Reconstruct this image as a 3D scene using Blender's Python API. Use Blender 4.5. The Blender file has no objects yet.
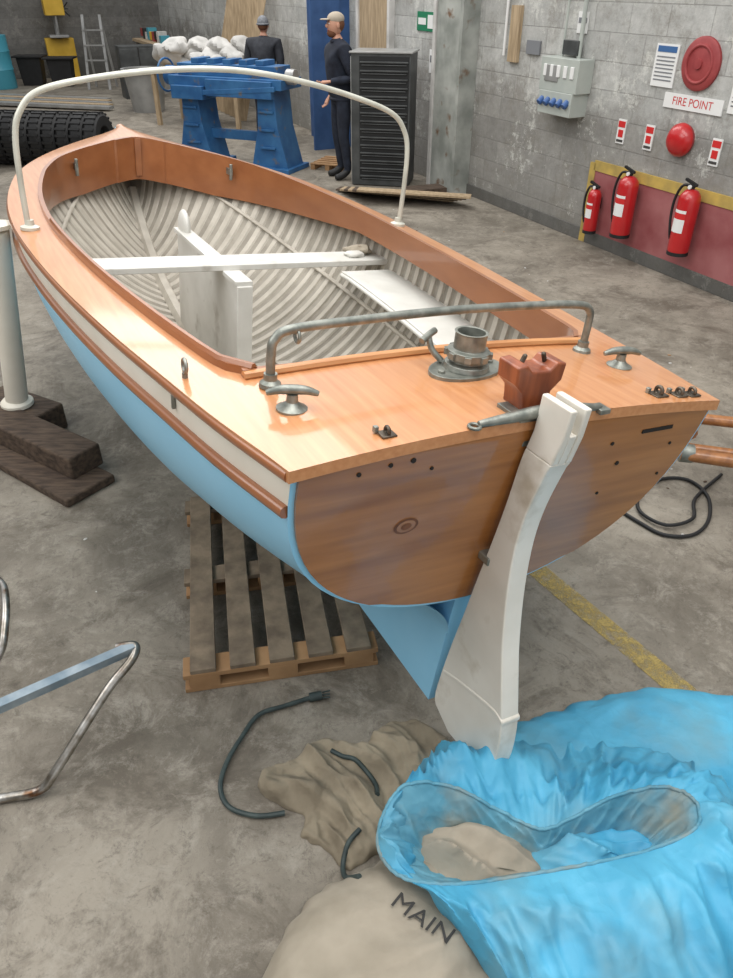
import bpy, math, random
from mathutils import Vector, Matrix, Euler, noise
from mathutils.bvhtree import BVHTree
random.seed(3)
D=math.radians
def S(r,g,b):
    f=lambda c:(c/255/12.92) if c/255<=.04045 else ((c/255+.055)/1.055)**2.4
    return (f(r),f(g),f(b),1)
# ---------------- materials
def mat(name,c1,c2=None,sc=4,rough=.5,metal=0,bump=0,st=(1,1,1),coat=0,lo=.35,hi=.65,detail=5,bs=None,c3=None,s3=30,t3=(.62,.68),crease=0,cs=7):
    m=bpy.data.materials.new(name);m.use_nodes=True;nt=m.node_tree;N=nt.nodes;Lk=nt.links.new
    p=N['Principled BSDF'];p.inputs['Roughness'].default_value=rough;p.inputs['Metallic'].default_value=metal
    if coat: p.inputs['Coat Weight'].default_value=coat;p.inputs['Coat Roughness'].default_value=.08
    tc=N.new('ShaderNodeTexCoord');mp=N.new('ShaderNodeMapping');mp.inputs['Scale'].default_value=st
    Lk(tc.outputs['Object'],mp.inputs[0])
    if c2 is None: p.inputs['Base Color'].default_value=c1
    else:
        n=N.new('ShaderNodeTexNoise');n.inputs['Scale'].default_value=sc;n.inputs['Detail'].default_value=detail
        Lk(mp.outputs[0],n.inputs['Vector'])
        r=N.new('ShaderNodeValToRGB');r.color_ramp.elements[0].position=lo;r.color_ramp.elements[1].position=hi
        r.color_ramp.elements[0].color=c1;r.color_ramp.elements[1].color=c2
        Lk(n.outputs['Fac'],r.inputs[0]);out=r.outputs[0]
        if c3:
            n3=N.new('ShaderNodeTexNoise');n3.inputs['Scale'].default_value=s3;n3.inputs['Detail'].default_value=8
            Lk(mp.outputs[0],n3.inputs['Vector'])
            r3=N.new('ShaderNodeMapRange');r3.inputs['From Min'].default_value=t3[0];r3.inputs['From Max'].default_value=t3[1]
            Lk(n3.outputs['Fac'],r3.inputs['Value'])
            mx=N.new('ShaderNodeMix');mx.data_type='RGBA';Lk(r3.outputs[0],mx.inputs['Factor']);Lk(out,mx.inputs['A']);mx.inputs['B'].default_value=c3
            out=mx.outputs['Result']
        Lk(out,p.inputs['Base Color'])
    last=None
    if bump:
        nb=N.new('ShaderNodeTexNoise');nb.inputs['Scale'].default_value=bs or sc*4;nb.inputs['Detail'].default_value=6
        Lk(mp.outputs[0],nb.inputs['Vector'])
        bn=N.new('ShaderNodeBump');bn.inputs['Strength'].default_value=bump;bn.inputs['Distance'].default_value=.01
        Lk(nb.outputs['Fac'],bn.inputs['Height']);Lk(bn.outputs[0],p.inputs['Normal']);last=bn
    if crease:
        wn=N.new('ShaderNodeTexNoise');wn.inputs['Scale'].default_value=5;wn.inputs['Detail'].default_value=3;Lk(mp.outputs[0],wn.inputs['Vector'])
        va=N.new('ShaderNodeVectorMath');va.operation='SCALE';va.inputs['Scale'].default_value=.16;Lk(wn.outputs['Color'],va.inputs[0])
        vb=N.new('ShaderNodeVectorMath');vb.operation='ADD';Lk(mp.outputs[0],vb.inputs[0]);Lk(va.outputs[0],vb.inputs[1])
        prev=last
        for k,(f,ds) in enumerate(((cs,.022),(cs*2.3,.009))):
            vo=N.new('ShaderNodeTexVoronoi');vo.inputs['Scale'].default_value=f;Lk(vb.outputs[0],vo.inputs['Vector'])
            bn=N.new('ShaderNodeBump');bn.inputs['Strength'].default_value=crease;bn.inputs['Distance'].default_value=ds
            Lk(vo.outputs['Distance'],bn.inputs['Height'])
            if prev:Lk(prev.outputs[0],bn.inputs['Normal'])
            prev=bn
        Lk(prev.outputs[0],p.inputs['Normal'])
    return m
m_deck=mat('varnish_deck',S(182,119,72),S(206,148,100),sc=3,st=(1.2,18,18),rough=.36,coat=.7,lo=.22,hi=.78)
m_coam=mat('varnish_coaming',S(134,80,46),S(160,102,63),sc=2,st=(1.2,5,5),rough=.36,coat=.6,lo=.2,hi=.8)
m_tran=mat('varnish_transom',S(146,90,42),S(178,118,62),sc=2.2,st=(3,1.0,13),rough=.34,coat=.7,lo=.25,hi=.75,detail=9,c3=S(126,74,32),s3=1.4,t3=(.5,.85))
m_light=mat('pale_varnish',S(176,118,70),S(200,142,90),sc=4,st=(10,1,10),rough=.45,coat=.2)
m_blue=mat('pale_blue_paint',S(144,205,237),S(152,211,242),sc=3,rough=.36)
m_white=mat('cream_paint',S(222,216,202),S(233,228,215),sc=4,rough=.4)
m_in=mat('interior_paint',S(140,134,123),S(162,156,144),sc=9,rough=.6)
m_rib=mat('rib_paint',S(178,172,160),S(198,192,180),sc=8,rough=.55)
m_bench=mat('bench_paint',S(198,197,190),S(214,213,207),sc=5,rough=.45,c3=S(165,160,150),s3=6,t3=(.6,.75))
m_rud=mat('rudder_paint',S(214,209,198),S(226,222,212),sc=5,rough=.28,c3=S(190,181,164),s3=7,t3=(.6,.75))
m_galv=mat('galvanised',S(118,122,116),S(154,156,148),sc=25,rough=.42,metal=.7,bump=.1)
m_dark=mat('dark_bronze',S(66,58,50),S(112,102,90),sc=20,rough=.4,metal=.7)
m_hole=mat('dark_hole',S(30,23,18),rough=.8)
m_redw=mat('mahogany',S(112,54,30),S(150,80,46),sc=5,st=(6,6,1),rough=.4,coat=.3)
m_knot=mat('wood_knot',S(104,60,28),S(128,76,36),sc=30,rough=.4)
m_hoop=mat('hoop_paint',S(186,186,174),S(208,208,196),sc=6,rough=.35,metal=.15)
m_tarp=mat('blue_tarp',S(58,148,186),S(90,178,212),sc=3,rough=.55,bump=.15,bs=30,c3=S(110,146,154),s3=4,t3=(.5,.85),crease=.55,cs=6)
m_tarpd=mat('faded_tarp',S(76,140,164),S(110,168,188),sc=5,rough=.7,bump=.2,bs=30,c3=S(140,142,130),s3=6,t3=(.48,.72),crease=.5,cs=9)
m_canv=mat('grey_green_canvas',S(120,110,93),S(152,141,121),sc=6,rough=.95,bump=.3,bs=40,crease=.6,cs=9)
m_sail=mat('beige_sailcloth',S(150,141,125),S(178,168,152),sc=4,rough=.95,bump=.2,bs=30,c3=S(118,108,92),s3=4,t3=(.5,.75),crease=.4,cs=5)
m_ink=mat('stencil_ink',S(62,60,58),rough=.9)
m_cable=mat('green_black_cable',S(42,54,54),S(60,72,70),sc=20,rough=.6)
m_pal=mat('pallet_wood',S(104,91,76),S(138,122,102),sc=4,st=(3,3,3),rough=.85,bump=.3)
m_pale=mat('pallet_end_wood',S(140,106,72),S(168,132,94),sc=5,rough=.85,bump=.2)
m_timb=mat('old_timber',S(62,50,42),S(96,80,66),sc=5,st=(2,9,9),rough=.85,bump=.5)
m_chrome=mat('worn_chrome',S(120,112,100),S(186,184,180),sc=18,rough=.28,metal=.85,c3=S(110,80,58),s3=14,t3=(.58,.72))
m_bluebar=mat('blue_grey_bar',S(120,138,150),S(160,172,180),sc=12,rough=.35,metal=.5)
m_bench_blue=mat('bench_blue',S(34,84,134),S(54,108,156),sc=5,rough=.5,c3=S(110,100,85),s3=7,t3=(.6,.72))
m_rack=mat('rack_grey',S(62,64,64),S(82,84,84),sc=6,rough=.5,metal=.2)
m_rackd=mat('rack_dark',S(26,27,28),rough=.6)
m_steel=mat('light_steel',S(150,150,148),S(172,172,170),sc=6,rough=.4,metal=.4)
m_red=mat('extinguisher_red',S(176,26,30),S(190,34,36),sc=5,rough=.28,coat=.4)
m_dred=mat('dusty_red',S(134,66,68),S(160,100,100),sc=3,rough=.7,detail=8)
m_disc=mat('disc_red',S(140,50,52),S(160,68,68),sc=8,rough=.6)
m_black=mat('black_rubber',S(20,20,21),S(30,30,31),sc=9,rough=.6)
m_wht=mat('sign_white',S(226,226,224),rough=.5)
m_grn=mat('sign_green',S(30,120,84),rough=.5)
m_sred=mat('sign_red',S(200,40,40),rough=.5)
m_sblue=mat('sign_blue',S(60,100,150),rough=.5)
m_box=mat('panel_box',S(168,174,168),S(180,185,178),sc=5,rough=.5)
m_plug=mat('socket_blue',S(60,95,150),rough=.4)
m_navy=mat('navy_cloth',S(26,30,42),S(40,46,60),sc=12,rough=.9)
m_charc=mat('charcoal_cloth',S(38,40,46),S(54,56,62),sc=12,rough=.9)
m_skin=mat('skin',S(196,146,122),rough=.55)
m_cap=mat('cap_cloth',S(176,164,148),rough=.9)
m_bean=mat('beanie_wool',S(110,112,116),S(140,142,146),sc=40,rough=.95)
m_hair=mat('beard_hair',S(104,66,44),rough=.9)
m_yel=mat('machine_yellow',S(206,164,44),S(222,180,60),sc=5,rough=.5)
m_dyel=mat('dull_yellow_paint',S(160,138,78),S(196,166,84),sc=6,rough=.7,detail=8)
m_plank=mat('raw_plank',S(150,130,102),S(182,160,130),sc=4,st=(8,8,1),rough=.8)
m_sheet=mat('white_sheet',S(180,178,174),S(206,204,200),sc=5,rough=.9)
m_bluedoor=mat('door_blue',S(44,76,122),S(58,92,140),sc=4,rough=.5)
m_spar=mat('varnished_spar',S(130,80,40),S(170,112,62),sc=4,st=(6,6,6),rough=.35,coat=.5)
m_teal=mat('teal_plastic',S(70,150,170),rough=.4)
m_greend=mat('dull_green',S(66,84,78),S(84,100,92),sc=3,rough=.6)
m_post=mat('worn_post',S(128,132,126),S(172,174,168),sc=3,rough=.7,detail=8,c3=S(110,84,62),s3=5,t3=(.6,.7))
def floor_mat():
    m=bpy.data.materials.new('concrete_floor');m.use_nodes=True;nt=m.node_tree;N=nt.nodes;L=nt.links.new
    p=N['Principled BSDF'];tc=N.new('ShaderNodeTexCoord')
    def nz(sc,det=8,ro=.6,dist=0):
        n=N.new('ShaderNodeTexNoise');n.inputs['Scale'].default_value=sc;n.inputs['Detail'].default_value=det;n.inputs['Roughness'].default_value=ro;n.inputs['Distortion'].default_value=dist;L(tc.outputs['Object'],n.inputs['Vector']);return n
    def mr(n,a,b,t=1):
        r=N.new('ShaderNodeMapRange');r.inputs['From Min'].default_value=a;r.inputs['From Max'].default_value=b;r.inputs['To Max'].default_value=t;L(n.outputs['Fac'],r.inputs['Value']);return r.outputs[0]
    def mix(f,A,Bc):
        x=N.new('ShaderNodeMix');x.data_type='RGBA';L(f,x.inputs['Factor'])
        if isinstance(A,tuple): x.inputs['A'].default_value=A
        else: L(A,x.inputs['A'])
        x.inputs['B'].default_value=Bc;return x.outputs['Result']
    c=mix(mr(nz(1.1,8,.65,.6),.36,.62),S(108,101,90),S(150,142,129))
    c=mix(mr(nz(2.3,12,.75,.8),.48,.62,.85),c,S(94,86,75))
    c=mix(mr(nz(6,12,.85,.4),.5,.64,.8),c,S(160,153,141))
    c=mix(mr(nz(15,12,.85,.5),.52,.64,.75),c,S(88,81,71))
    c=mix(mr(nz(60,6,.8),.58,.7,.6),c,S(76,70,61))
    c=mix(mr(nz(19,12,.9,.3),.64,.665,.85),c,S(198,193,183))
    c=mix(mr(nz(.8,10,.8,1.2),.58,.68,.55),c,S(76,70,62))
    L(c,p.inputs['Base Color'])
    r=N.new('ShaderNodeMapRange');n=nz(1.7);L(n.outputs['Fac'],r.inputs['Value']);r.inputs['To Min'].default_value=.5;r.inputs['To Max'].default_value=.9;L(r.outputs[0],p.inputs['Roughness'])
    b=N.new('ShaderNodeBump');b.inputs['Strength'].default_value=.6;b.inputs['Distance'].default_value=.009;n=nz(22,12,.85);L(n.outputs['Fac'],b.inputs['Height']);L(b.outputs[0],p.inputs['Normal'])
    return m
def block_mat(name,top,low,split,mort):
    m=bpy.data.materials.new(name);m.use_nodes=True;nt=m.node_tree;N=nt.nodes;L=nt.links.new
    p=N['Principled BSDF'];p.inputs['Roughness'].default_value=.8
    tc=N.new('ShaderNodeTexCoord');sx=N.new('ShaderNodeSeparateXYZ');cx=N.new('ShaderNodeCombineXYZ')
    L(tc.outputs['Object'],sx.inputs[0]);L(sx.outputs[0],cx.inputs[0]);L(sx.outputs[2],cx.inputs[1])
    br=N.new('ShaderNodeTexBrick');L(cx.outputs[0],br.inputs['Vector']);br.inputs['Scale'].default_value=1
    br.inputs['Color1'].default_value=(.84,.84,.84,1);br.inputs['Color2'].default_value=(1.07,1.07,1.07,1)
    br.inputs['Brick Width'].default_value=.45;br.inputs['Row Height'].default_value=.225;br.inputs['Mortar Size'].default_value=.007;br.inputs['Mortar Smooth'].default_value=.9
    def noi(sc,det,lo,hi,ro=.6):
        n=N.new('ShaderNodeTexNoise');n.inputs['Scale'].default_value=sc;n.inputs['Detail'].default_value=det;n.inputs['Roughness'].default_value=ro;L(tc.outputs['Object'],n.inputs['Vector'])
        r=N.new('ShaderNodeMapRange');L(n.outputs['Fac'],r.inputs['Value']);r.inputs['From Min'].default_value=lo;r.inputs['From Max'].default_value=hi
        return n,r
    def mixc(f,k,A,col):
        m4=N.new('ShaderNodeMix');m4.data_type='RGBA';L(A,m4.inputs['A'])
        if isinstance(col,tuple):m4.inputs['B'].default_value=col
        else:L(col,m4.inputs['B'])
        q=N.new('ShaderNodeMath');q.operation='MULTIPLY';L(f,q.inputs[0]);q.inputs[1].default_value=k;L(q.outputs[0],m4.inputs['Factor']);return m4.outputs['Result']
    n,_=noi(1.3,9,0,1,.75)
    ad=N.new('ShaderNodeMath');ad.operation='MULTIPLY_ADD';L(n.outputs['Fac'],ad.inputs[0]);ad.inputs[1].default_value=1.5;L(sx.outputs[2],ad.inputs[2])
    r=N.new('ShaderNodeMapRange');L(ad.outputs[0],r.inputs['Value']);r.inputs['From Min'].default_value=split+.6;r.inputs['From Max'].default_value=split+.85
    mx=N.new('ShaderNodeMix');mx.data_type='RGBA';L(r.outputs[0],mx.inputs['Factor']);mx.inputs['A'].default_value=low;mx.inputs['B'].default_value=top
    mm=N.new('ShaderNodeVectorMath');mm.operation='MULTIPLY';L(mx.outputs['Result'],mm.inputs[0]);L(br.outputs['Color'],mm.inputs[1])
    lerp=mixc(br.outputs['Fac'],1.0,mm.outputs[0],mx.outputs['Result'])
    _,r2=noi(6,12,.32,.68,.85);r2.inputs['To Min'].default_value=.64;r2.inputs['To Max'].default_value=1.18
    vm=N.new('ShaderNodeVectorMath');vm.operation='SCALE';L(lerp,vm.inputs[0]);L(r2.outputs[0],vm.inputs['Scale'])
    o=mixc(br.outputs['Fac'],.4,vm.outputs[0],mort)
    _,r4=noi(2.1,12,.50,.60,.85);o=mixc(r4.outputs[0],.6,o,(low[0]*.66,low[1]*.62,low[2]*.56,1))
    _,r5=noi(1.7,12,.54,.58,.88);o=mixc(r5.outputs[0],.75,o,(top[0]*1.25,top[1]*1.25,top[2]*1.22,1))
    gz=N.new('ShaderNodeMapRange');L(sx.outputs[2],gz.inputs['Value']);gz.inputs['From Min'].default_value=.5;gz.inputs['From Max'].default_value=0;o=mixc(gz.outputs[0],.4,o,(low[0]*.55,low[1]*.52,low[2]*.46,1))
    L(o,p.inputs['Base Color'])
    b=N.new('ShaderNodeBump');b.inputs['Strength'].default_value=.35;b.inputs['Distance'].default_value=.008;b.invert=True;L(br.outputs['Fac'],b.inputs['Height'])
    n5,_=noi(30,10,0,1,.8);b2=N.new('ShaderNodeBump');b2.inputs['Strength'].default_value=.6;b2.inputs['Distance'].default_value=.016;L(n5.outputs['Fac'],b2.inputs['Height']);L(b.outputs[0],b2.inputs['Normal']);L(b2.outputs[0],p.inputs['Normal'])
    return m
m_floor=floor_mat()
m_wall=block_mat('painted_blockwork',S(188,188,184),S(152,150,145),1.25,S(122,120,116))
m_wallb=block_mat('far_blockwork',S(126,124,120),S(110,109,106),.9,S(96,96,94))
def worn_yellow():
    m=bpy.data.materials.new('worn_yellow_paint');m.use_nodes=True;nt=m.node_tree;N=nt.nodes;L=nt.links.new
    p=N['Principled BSDF'];p.inputs['Base Color'].default_value=S(182,160,96);p.inputs['Roughness'].default_value=.7
    o=N['Material Output'];t=N.new('ShaderNodeBsdfTransparent');mx=N.new('ShaderNodeMixShader')
    tc=N.new('ShaderNodeTexCoord');n=N.new('ShaderNodeTexNoise');n.inputs['Scale'].default_value=14;n.inputs['Detail'].default_value=12;n.inputs['Roughness'].default_value=.85;L(tc.outputs['Object'],n.inputs['Vector'])
    r=N.new('ShaderNodeMapRange');r.inputs['From Min'].default_value=.42;r.inputs['From Max'].default_value=.58;r.inputs['To Max'].default_value=.82;L(n.outputs['Fac'],r.inputs['Value'])
    L(r.outputs[0],mx.inputs[0]);L(t.outputs[0],mx.inputs[1]);L(p.outputs[0],mx.inputs[2]);L(mx.outputs[0],o.inputs[0])
    return m
m_yline=worn_yellow()
# ---------------- geometry helpers
def cat(pts,n=6,closed=False):
    P=[Vector(p) for p in pts];out=[];L=len(P);rng=L if closed else L-1
    for i in range(rng):
        g=lambda k:P[k%L] if closed else P[max(0,min(L-1,k))]
        a,b,c,d=g(i-1),g(i),g(i+1),g(i+2)
        for j in range(n):
            t=j/n;out.append(.5*((2*b)+(-a+c)*t+(2*a-5*b+4*c-d)*t*t+(-a+3*b-3*c+d)*t**3))
    if not closed: out.append(P[-1])
    return out
def interp(tab):
    xs=[t[0] for t in tab];ys=[t[1] for t in tab]
    def f(x):
        if x<=xs[0]:return ys[0]
        if x>=xs[-1]:return ys[-1]
        for i in range(len(xs)-1):
            if x<=xs[i+1]:break
        def sl(k):
            if k==0:return (ys[1]-ys[0])/(xs[1]-xs[0])
            if k==len(xs)-1:return (ys[-1]-ys[-2])/(xs[-1]-xs[-2])
            return (ys[k+1]-ys[k-1])/(xs[k+1]-xs[k-1])
        h=xs[i+1]-xs[i];t=(x-xs[i])/h
        return (2*t**3-3*t*t+1)*ys[i]+(t**3-2*t*t+t)*h*sl(i)+(-2*t**3+3*t*t)*ys[i+1]+(t**3-t*t)*h*sl(i+1)
    return f
def rm(R):
    if R is None:return Matrix.Identity(3)
    if isinstance(R,tuple):return Euler([D(a) for a in R]).to_matrix()
    return R
class B:
    def __init__(s): s.v=[];s.f=[];s.m=[];s.mats=[]
    def mi(s,m):
        if m not in s.mats:s.mats.append(m)
        return s.mats.index(m)
    def add(s,vs,fs,m):
        o=len(s.v);s.v+=[tuple(v) for v in vs];k=s.mi(m)
        for f in fs:s.f.append([i+o for i in f]);s.m.append(k)
    def box(s,c,sz,m,R=None):
        R=rm(R);c=Vector(c);vs=[c+R@Vector((x*sz[0]/2,y*sz[1]/2,z*sz[2]/2)) for z in(-1,1) for y in(-1,1) for x in(-1,1)]
        s.add(vs,[(0,2,3,1),(4,5,7,6),(0,1,5,4),(2,6,7,3),(0,4,6,2),(1,3,7,5)],m)
    def beam(s,p1,p2,w,h,m):
        p1,p2=Vector(p1),Vector(p2);d=(p2-p1);L=d.length;d.normalize()
        up=Vector((0,0,1)) if abs(d.z)<.95 else Vector((0,1,0));y=up.cross(d).normalized();z=d.cross(y)
        s.box((p1+p2)/2,(L,w,h),m,Matrix((d,y,z)).transposed())
    def grid(s,fn,nu,nv,m,cu=False,cv=False):
        vs=[fn(i/nu,j/nv) for i in range(nu if cu else nu+1) for j in range(nv if cv else nv+1)]
        W=nv if cv else nv+1;U=nu if cu else nu+1;fs=[]
        for i in range(nu):
            for j in range(nv):
                a=i*W+j;b=((i+1)%U)*W+j;c=((i+1)%U)*W+(j+1)%W;d=i*W+(j+1)%W;fs.append((a,b,c,d))
        s.add(vs,fs,m)
    def tube(s,pts,r,m,n=10,closed=False,sm=6,cap=True,flat=1):
        P=cat(pts,sm,closed) if sm>1 else [Vector(p) for p in pts]
        L=len(P);rr=(lambda t:r) if not callable(r) else r
        T=[]
        for i in range(L):
            a=P[(i-1)%L] if closed else P[max(0,i-1)];b=P[(i+1)%L] if closed else P[min(L-1,i+1)]
            T.append((b-a).normalized())
        up=Vector((0,0,1)) if abs(T[0].z)<.9 else Vector((0,1,0))
        x=up.cross(T[0]).normalized();vs=[];fs=[]
        for i in range(L):
            x=(x-T[i]*x.dot(T[i])).normalized();y=T[i].cross(x);q=rr(i/max(1,L-1))
            for k in range(n):
                a=2*math.pi*k/n;vs.append(P[i]+x*math.cos(a)*q+y*math.sin(a)*q*flat)
        for i in range(L if closed else L-1):
            for k in range(n):
                j=(i+1)%L;fs.append((i*n+k,i*n+(k+1)%n,j*n+(k+1)%n,j*n+k))
        if cap and not closed: fs.append(tuple(range(n))[::-1]);fs.append(tuple((L-1)*n+k for k in range(n)))
        s.add(vs,fs,m)
    def cyl(s,p1,p2,r1,m,r2=None,n=20):
        r2=r1 if r2 is None else r2
        s.tube([p1,p2],lambda t:r1+(r2-r1)*t,m,n=n,sm=1)
    def rev(s,prof,c,m,R=None,n=28):
        R=rm(R);c=Vector(c);vs=[];fs=[]
        for r,z in prof:
            for k in range(n):
                a=2*math.pi*k/n;vs.append(c+R@Vector((r*math.cos(a),r*math.sin(a),z)))
        for i in range(len(prof)-1):
            for k in range(n):fs.append((i*n+k,i*n+(k+1)%n,(i+1)*n+(k+1)%n,(i+1)*n+k))
        fs.append(tuple(range(n))[::-1]);fs.append(tuple((len(prof)-1)*n+k for k in range(n)))
        s.add(vs,fs,m)
    def ell(s,c,r,m,R=None,nu=16,nv=10,fn=None):
        R=rm(R);c=Vector(c)
        def g(u,v):
            a=2*math.pi*u;b=math.pi*(v-.5)*.999
            q=Vector((r[0]*math.cos(b)*math.cos(a),r[1]*math.cos(b)*math.sin(a),r[2]*math.sin(b)))
            if fn:q=fn(q)
            return c+R@q
        s.grid(g,nu,nv,m,cu=True)
    def prism(s,poly,fn,h0,h1,m):
        n=len(poly);vs=[fn(a,b,h0) for a,b in poly]+[fn(a,b,h1) for a,b in poly]
        fs=[tuple(range(n)),tuple(range(n,2*n))[::-1]]+[(i,i+n,(i+1)%n+n,(i+1)%n) for i in range(n)]
        s.add(vs,fs,m)
    def ring(s,c,R,r,m,ax='z',n=20):
        pts=[]
        for k in range(n):
            a=2*math.pi*k/n;q=(math.cos(a)*R,math.sin(a)*R)
            v={'z':(q[0],q[1],0),'x':(0,q[0],q[1]),'y':(q[0],0,q[1])}[ax];pts.append(Vector(c)+Vector(v))
        s.tube(pts,r,m,n=8,closed=True,sm=1)
    def text(s,body,size,fn,m,off=0):
        cu=bpy.data.curves.new('tmp','FONT');cu.body=body;cu.size=size;cu.align_x='CENTER';cu.align_y='CENTER';cu.offset=off
        ob=bpy.data.objects.new('tmp',cu);bpy.context.collection.objects.link(ob)
        bpy.context.view_layer.update();dg=bpy.context.evaluated_depsgraph_get()
        me=bpy.data.meshes.new_from_object(ob.evaluated_get(dg))
        s.add([fn(v.co.x,v.co.y) for v in me.vertices],[tuple(p.vertices) for p in me.polygons],m)
        bpy.data.objects.remove(ob);bpy.data.meshes.remove(me)
    def make(s,name,loc=(0,0,0),rot=(0,0,0),parent=None,bevel=0,ang=38,recalc=True,scale=1):
        me=bpy.data.meshes.new(name);me.from_pydata(s.v,[],s.f)
        for m in s.mats:me.materials.append(m)
        me.polygons.foreach_set('material_index',s.m);me.update()
        if recalc:
            import bmesh
            bm=bmesh.new();bm.from_mesh(me);bmesh.ops.recalc_face_normals(bm,faces=bm.faces);bm.to_mesh(me);bm.free()
        me.shade_smooth()
        try: me.set_sharp_from_angle(angle=D(ang))
        except Exception: pass
        ob=bpy.data.objects.new(name,me);bpy.context.collection.objects.link(ob)
        ob.location=loc;ob.rotation_euler=rot;ob.scale=(scale,)*3
        if parent:ob.parent=parent
        if bevel:
            q=ob.modifiers.new('b','BEVEL');q.width=bevel;q.segments=3;q.limit_method='ANGLE';q.angle_limit=D(40)
        return ob
def empty(name,loc=(0,0,0),rot=(0,0,0)):
    e=bpy.data.objects.new(name,None);bpy.context.collection.objects.link(e);e.location=loc;e.rotation_euler=rot;e.empty_display_size=.1;return e
# ---------------- camera
cam=bpy.data.cameras.new('camera');co=bpy.data.objects.new('camera',cam);bpy.context.collection.objects.link(co)
cam.sensor_fit='VERTICAL';cam.sensor_height=36;cam.lens=739.4/978*36;cam.clip_start=.05;cam.clip_end=100
co.location=(0,0,2.2);co.rotation_euler=(D(90-34.67),0,0);bpy.context.scene.camera=co
bpy.context.scene.view_settings.view_transform='Standard'
# ---------------- room
WA=D(115.75);ex=Vector((-math.sin(D(25.75)),math.cos(D(25.75)),0));en=Vector((-math.cos(D(25.75)),-math.sin(D(25.75)),0));W0=Vector((5.88,0,0))
def W(s,d,z):return W0+ex*s+en*d+Vector((0,0,z))
b=B();b.box((0,0,-.05),(40,44,.1),m_floor);b.make('floor',loc=(0,14,0))
b=B();b.box((12.5,-.1,2.2),(29,.2,4.4),m_wall);b.make('wall_right',loc=W0,rot=(0,0,WA))
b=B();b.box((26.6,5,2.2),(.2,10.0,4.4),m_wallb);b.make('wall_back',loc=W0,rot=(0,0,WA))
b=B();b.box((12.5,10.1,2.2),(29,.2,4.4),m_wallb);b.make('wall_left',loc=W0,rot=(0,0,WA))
# ---------------- boat
boat=empty('wooden_dinghy',(.425,1.626,1.25),(D(6.43),D(.85),D(117.1)))
bb=interp([(0,.66),(.3,.725),(.6,.775),(1,.84),(1.5,.905),(2,.95),(2.5,.97),(3,.945),(3.5,.865),(3.75,.79),(4,.685),(4.25,.55),(4.5,.385),(4.7,.235),(4.88,.085),(4.97,.015)])
zb=interp([(0,-.62),(.3,-.70),(.6,-.78),(1.2,-.9),(2,-.96),(3,-.94),(3.6,-.86),(4.1,-.72),(4.5,-.5),(4.75,-.28),(4.9,-.08),(4.97,.03)])
pw=interp([(0,2.6),(1,2.4),(2.5,2.1),(3.5,1.7),(4.3,1.25),(4.97,1.0)])
qw=interp([(0,1.9),(1,1.8),(2.5,1.75),(3.5,1.45),(4.3,1.15),(4.97,1.0)])
def zs(x):
    u=(x-2.2)/2.2;return -.04+.04*u*u*(1 if x<2.2 else 1.9)
def sec(x,th,off=0):
    p,q=pw(x),qw(x);t=math.sin(th)**(2/p);w=max(0,math.cos(th))**(2/q)
    D_=zs(x)-zb(x)-off;xx=x+.12*t*max(0,1-x/1.0)
    return Vector((xx,max(.002,(bb(x)-off))*w,zs(x)-D_*t))
def rows(x):
    Dp=zs(x)-zb(x);ts=math.asin(min(.98,(min(.115,Dp*.8)/Dp)**(pw(x)/2)))
    return [0,ts*.5,ts]+[ts+(math.pi/2-ts)*k/18 for k in range(1,19)],2
XS=[0,.05,.12,.2,.3,.4]+[.5+.1*k for k in range(38)]+[4.3,4.4,4.48,4.56,4.64,4.72,4.8,4.86,4.91,4.95,4.97]
b=B()
for sd in(1,-1):
    G=[]
    for x in XS:
        R,_=rows(x);G.append([Vector((p.x,sd*p.y,p.z)) for p in (sec(x,t) for t in R)])
    nr=len(G[0])
    for lo,hi,mm in((0,2,m_white),(2,nr-1,m_blue)):
        vs=[g[k] for g in G for k in range(lo,hi+1)];w=hi-lo+1
        b.add(vs,[(i*w+k,(i+1)*w+k,(i+1)*w+k+1,i*w+k+1) for i in range(len(G)-1) for k in range(w-1)],mm)
poly=[(.135,-.6),(.175,-1.12),(3.5,-1.1),(4.15,-1.0),(4.55,-.76),(4.82,-.42),(4.98,-.1),(5.04,.10),(4.96,.10),(4.93,-.05),(4.75,-.25),(4.5,-.47),(4.1,-.7),(3.6,-.84),(3,-.92),(2,-.94),(1.2,-.88),(.6,-.76)]
b.prism(poly,lambda a,c,h:Vector((a,h,c)),-.03,.03,m_blue)
b.grid(lambda u,v:(lambda x,a:Vector((x,(.03+.12*(1-abs(a))**2)*(1 if a>0 else -1) if abs(a)<1 else .03*(1 if a>0 else -1),zb(x)+.03-.16*abs(a))))(.14+1.3*u,(v*2-1) or .001),20,20,m_blue)
b.make('hull_planking',parent=boat,ang=50,recalc=False)
b=B()
b.grid(lambda u,v:(lambda x,a:(lambda p:Vector((p.x,p.y*(1 if a>0 else -1),p.z)))(sec(x,math.pi/2*(1-abs(a)),.03)))(.12+4.78*u,v*2-1),70,40,m_in)
b.make('inner_planking',parent=boat,ang=60,recalc=False)
b=B()
x=.62
while x<4.78:
    cant=max(0,(x-3.0))*.22
    for sd in(1,-1):
        n=26;vs=[]
        for k in range(n+1):
            th=.02+(math.pi/2-.06)*k/n
            xc=x-cant*math.sin(th)**2*.8+cant*.3
            xc=min(xc,4.9)
            for dx,of in((-.022,.03),(-.018,.043),(.018,.043),(.022,.03)):
                p=sec(min(4.93,xc+dx),th,of);vs.append((p.x,sd*p.y,p.z))
        b.add(vs,[(i*4+k,i*4+k+1,(i+1)*4+k+1,(i+1)*4+k) for i in range(n) for k in range(3)],m_rib)
    x+=.09
for th in(.5,):
    for sd in(1,-1):
        P=[]
        for k in range(40):
            x=.6+4.0*k/39;p=sec(x,th,.05);P.append((p.x,sd*p.y,p.z))
        b.tube(P,.012,m_rib,n=6,sm=1)
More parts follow.
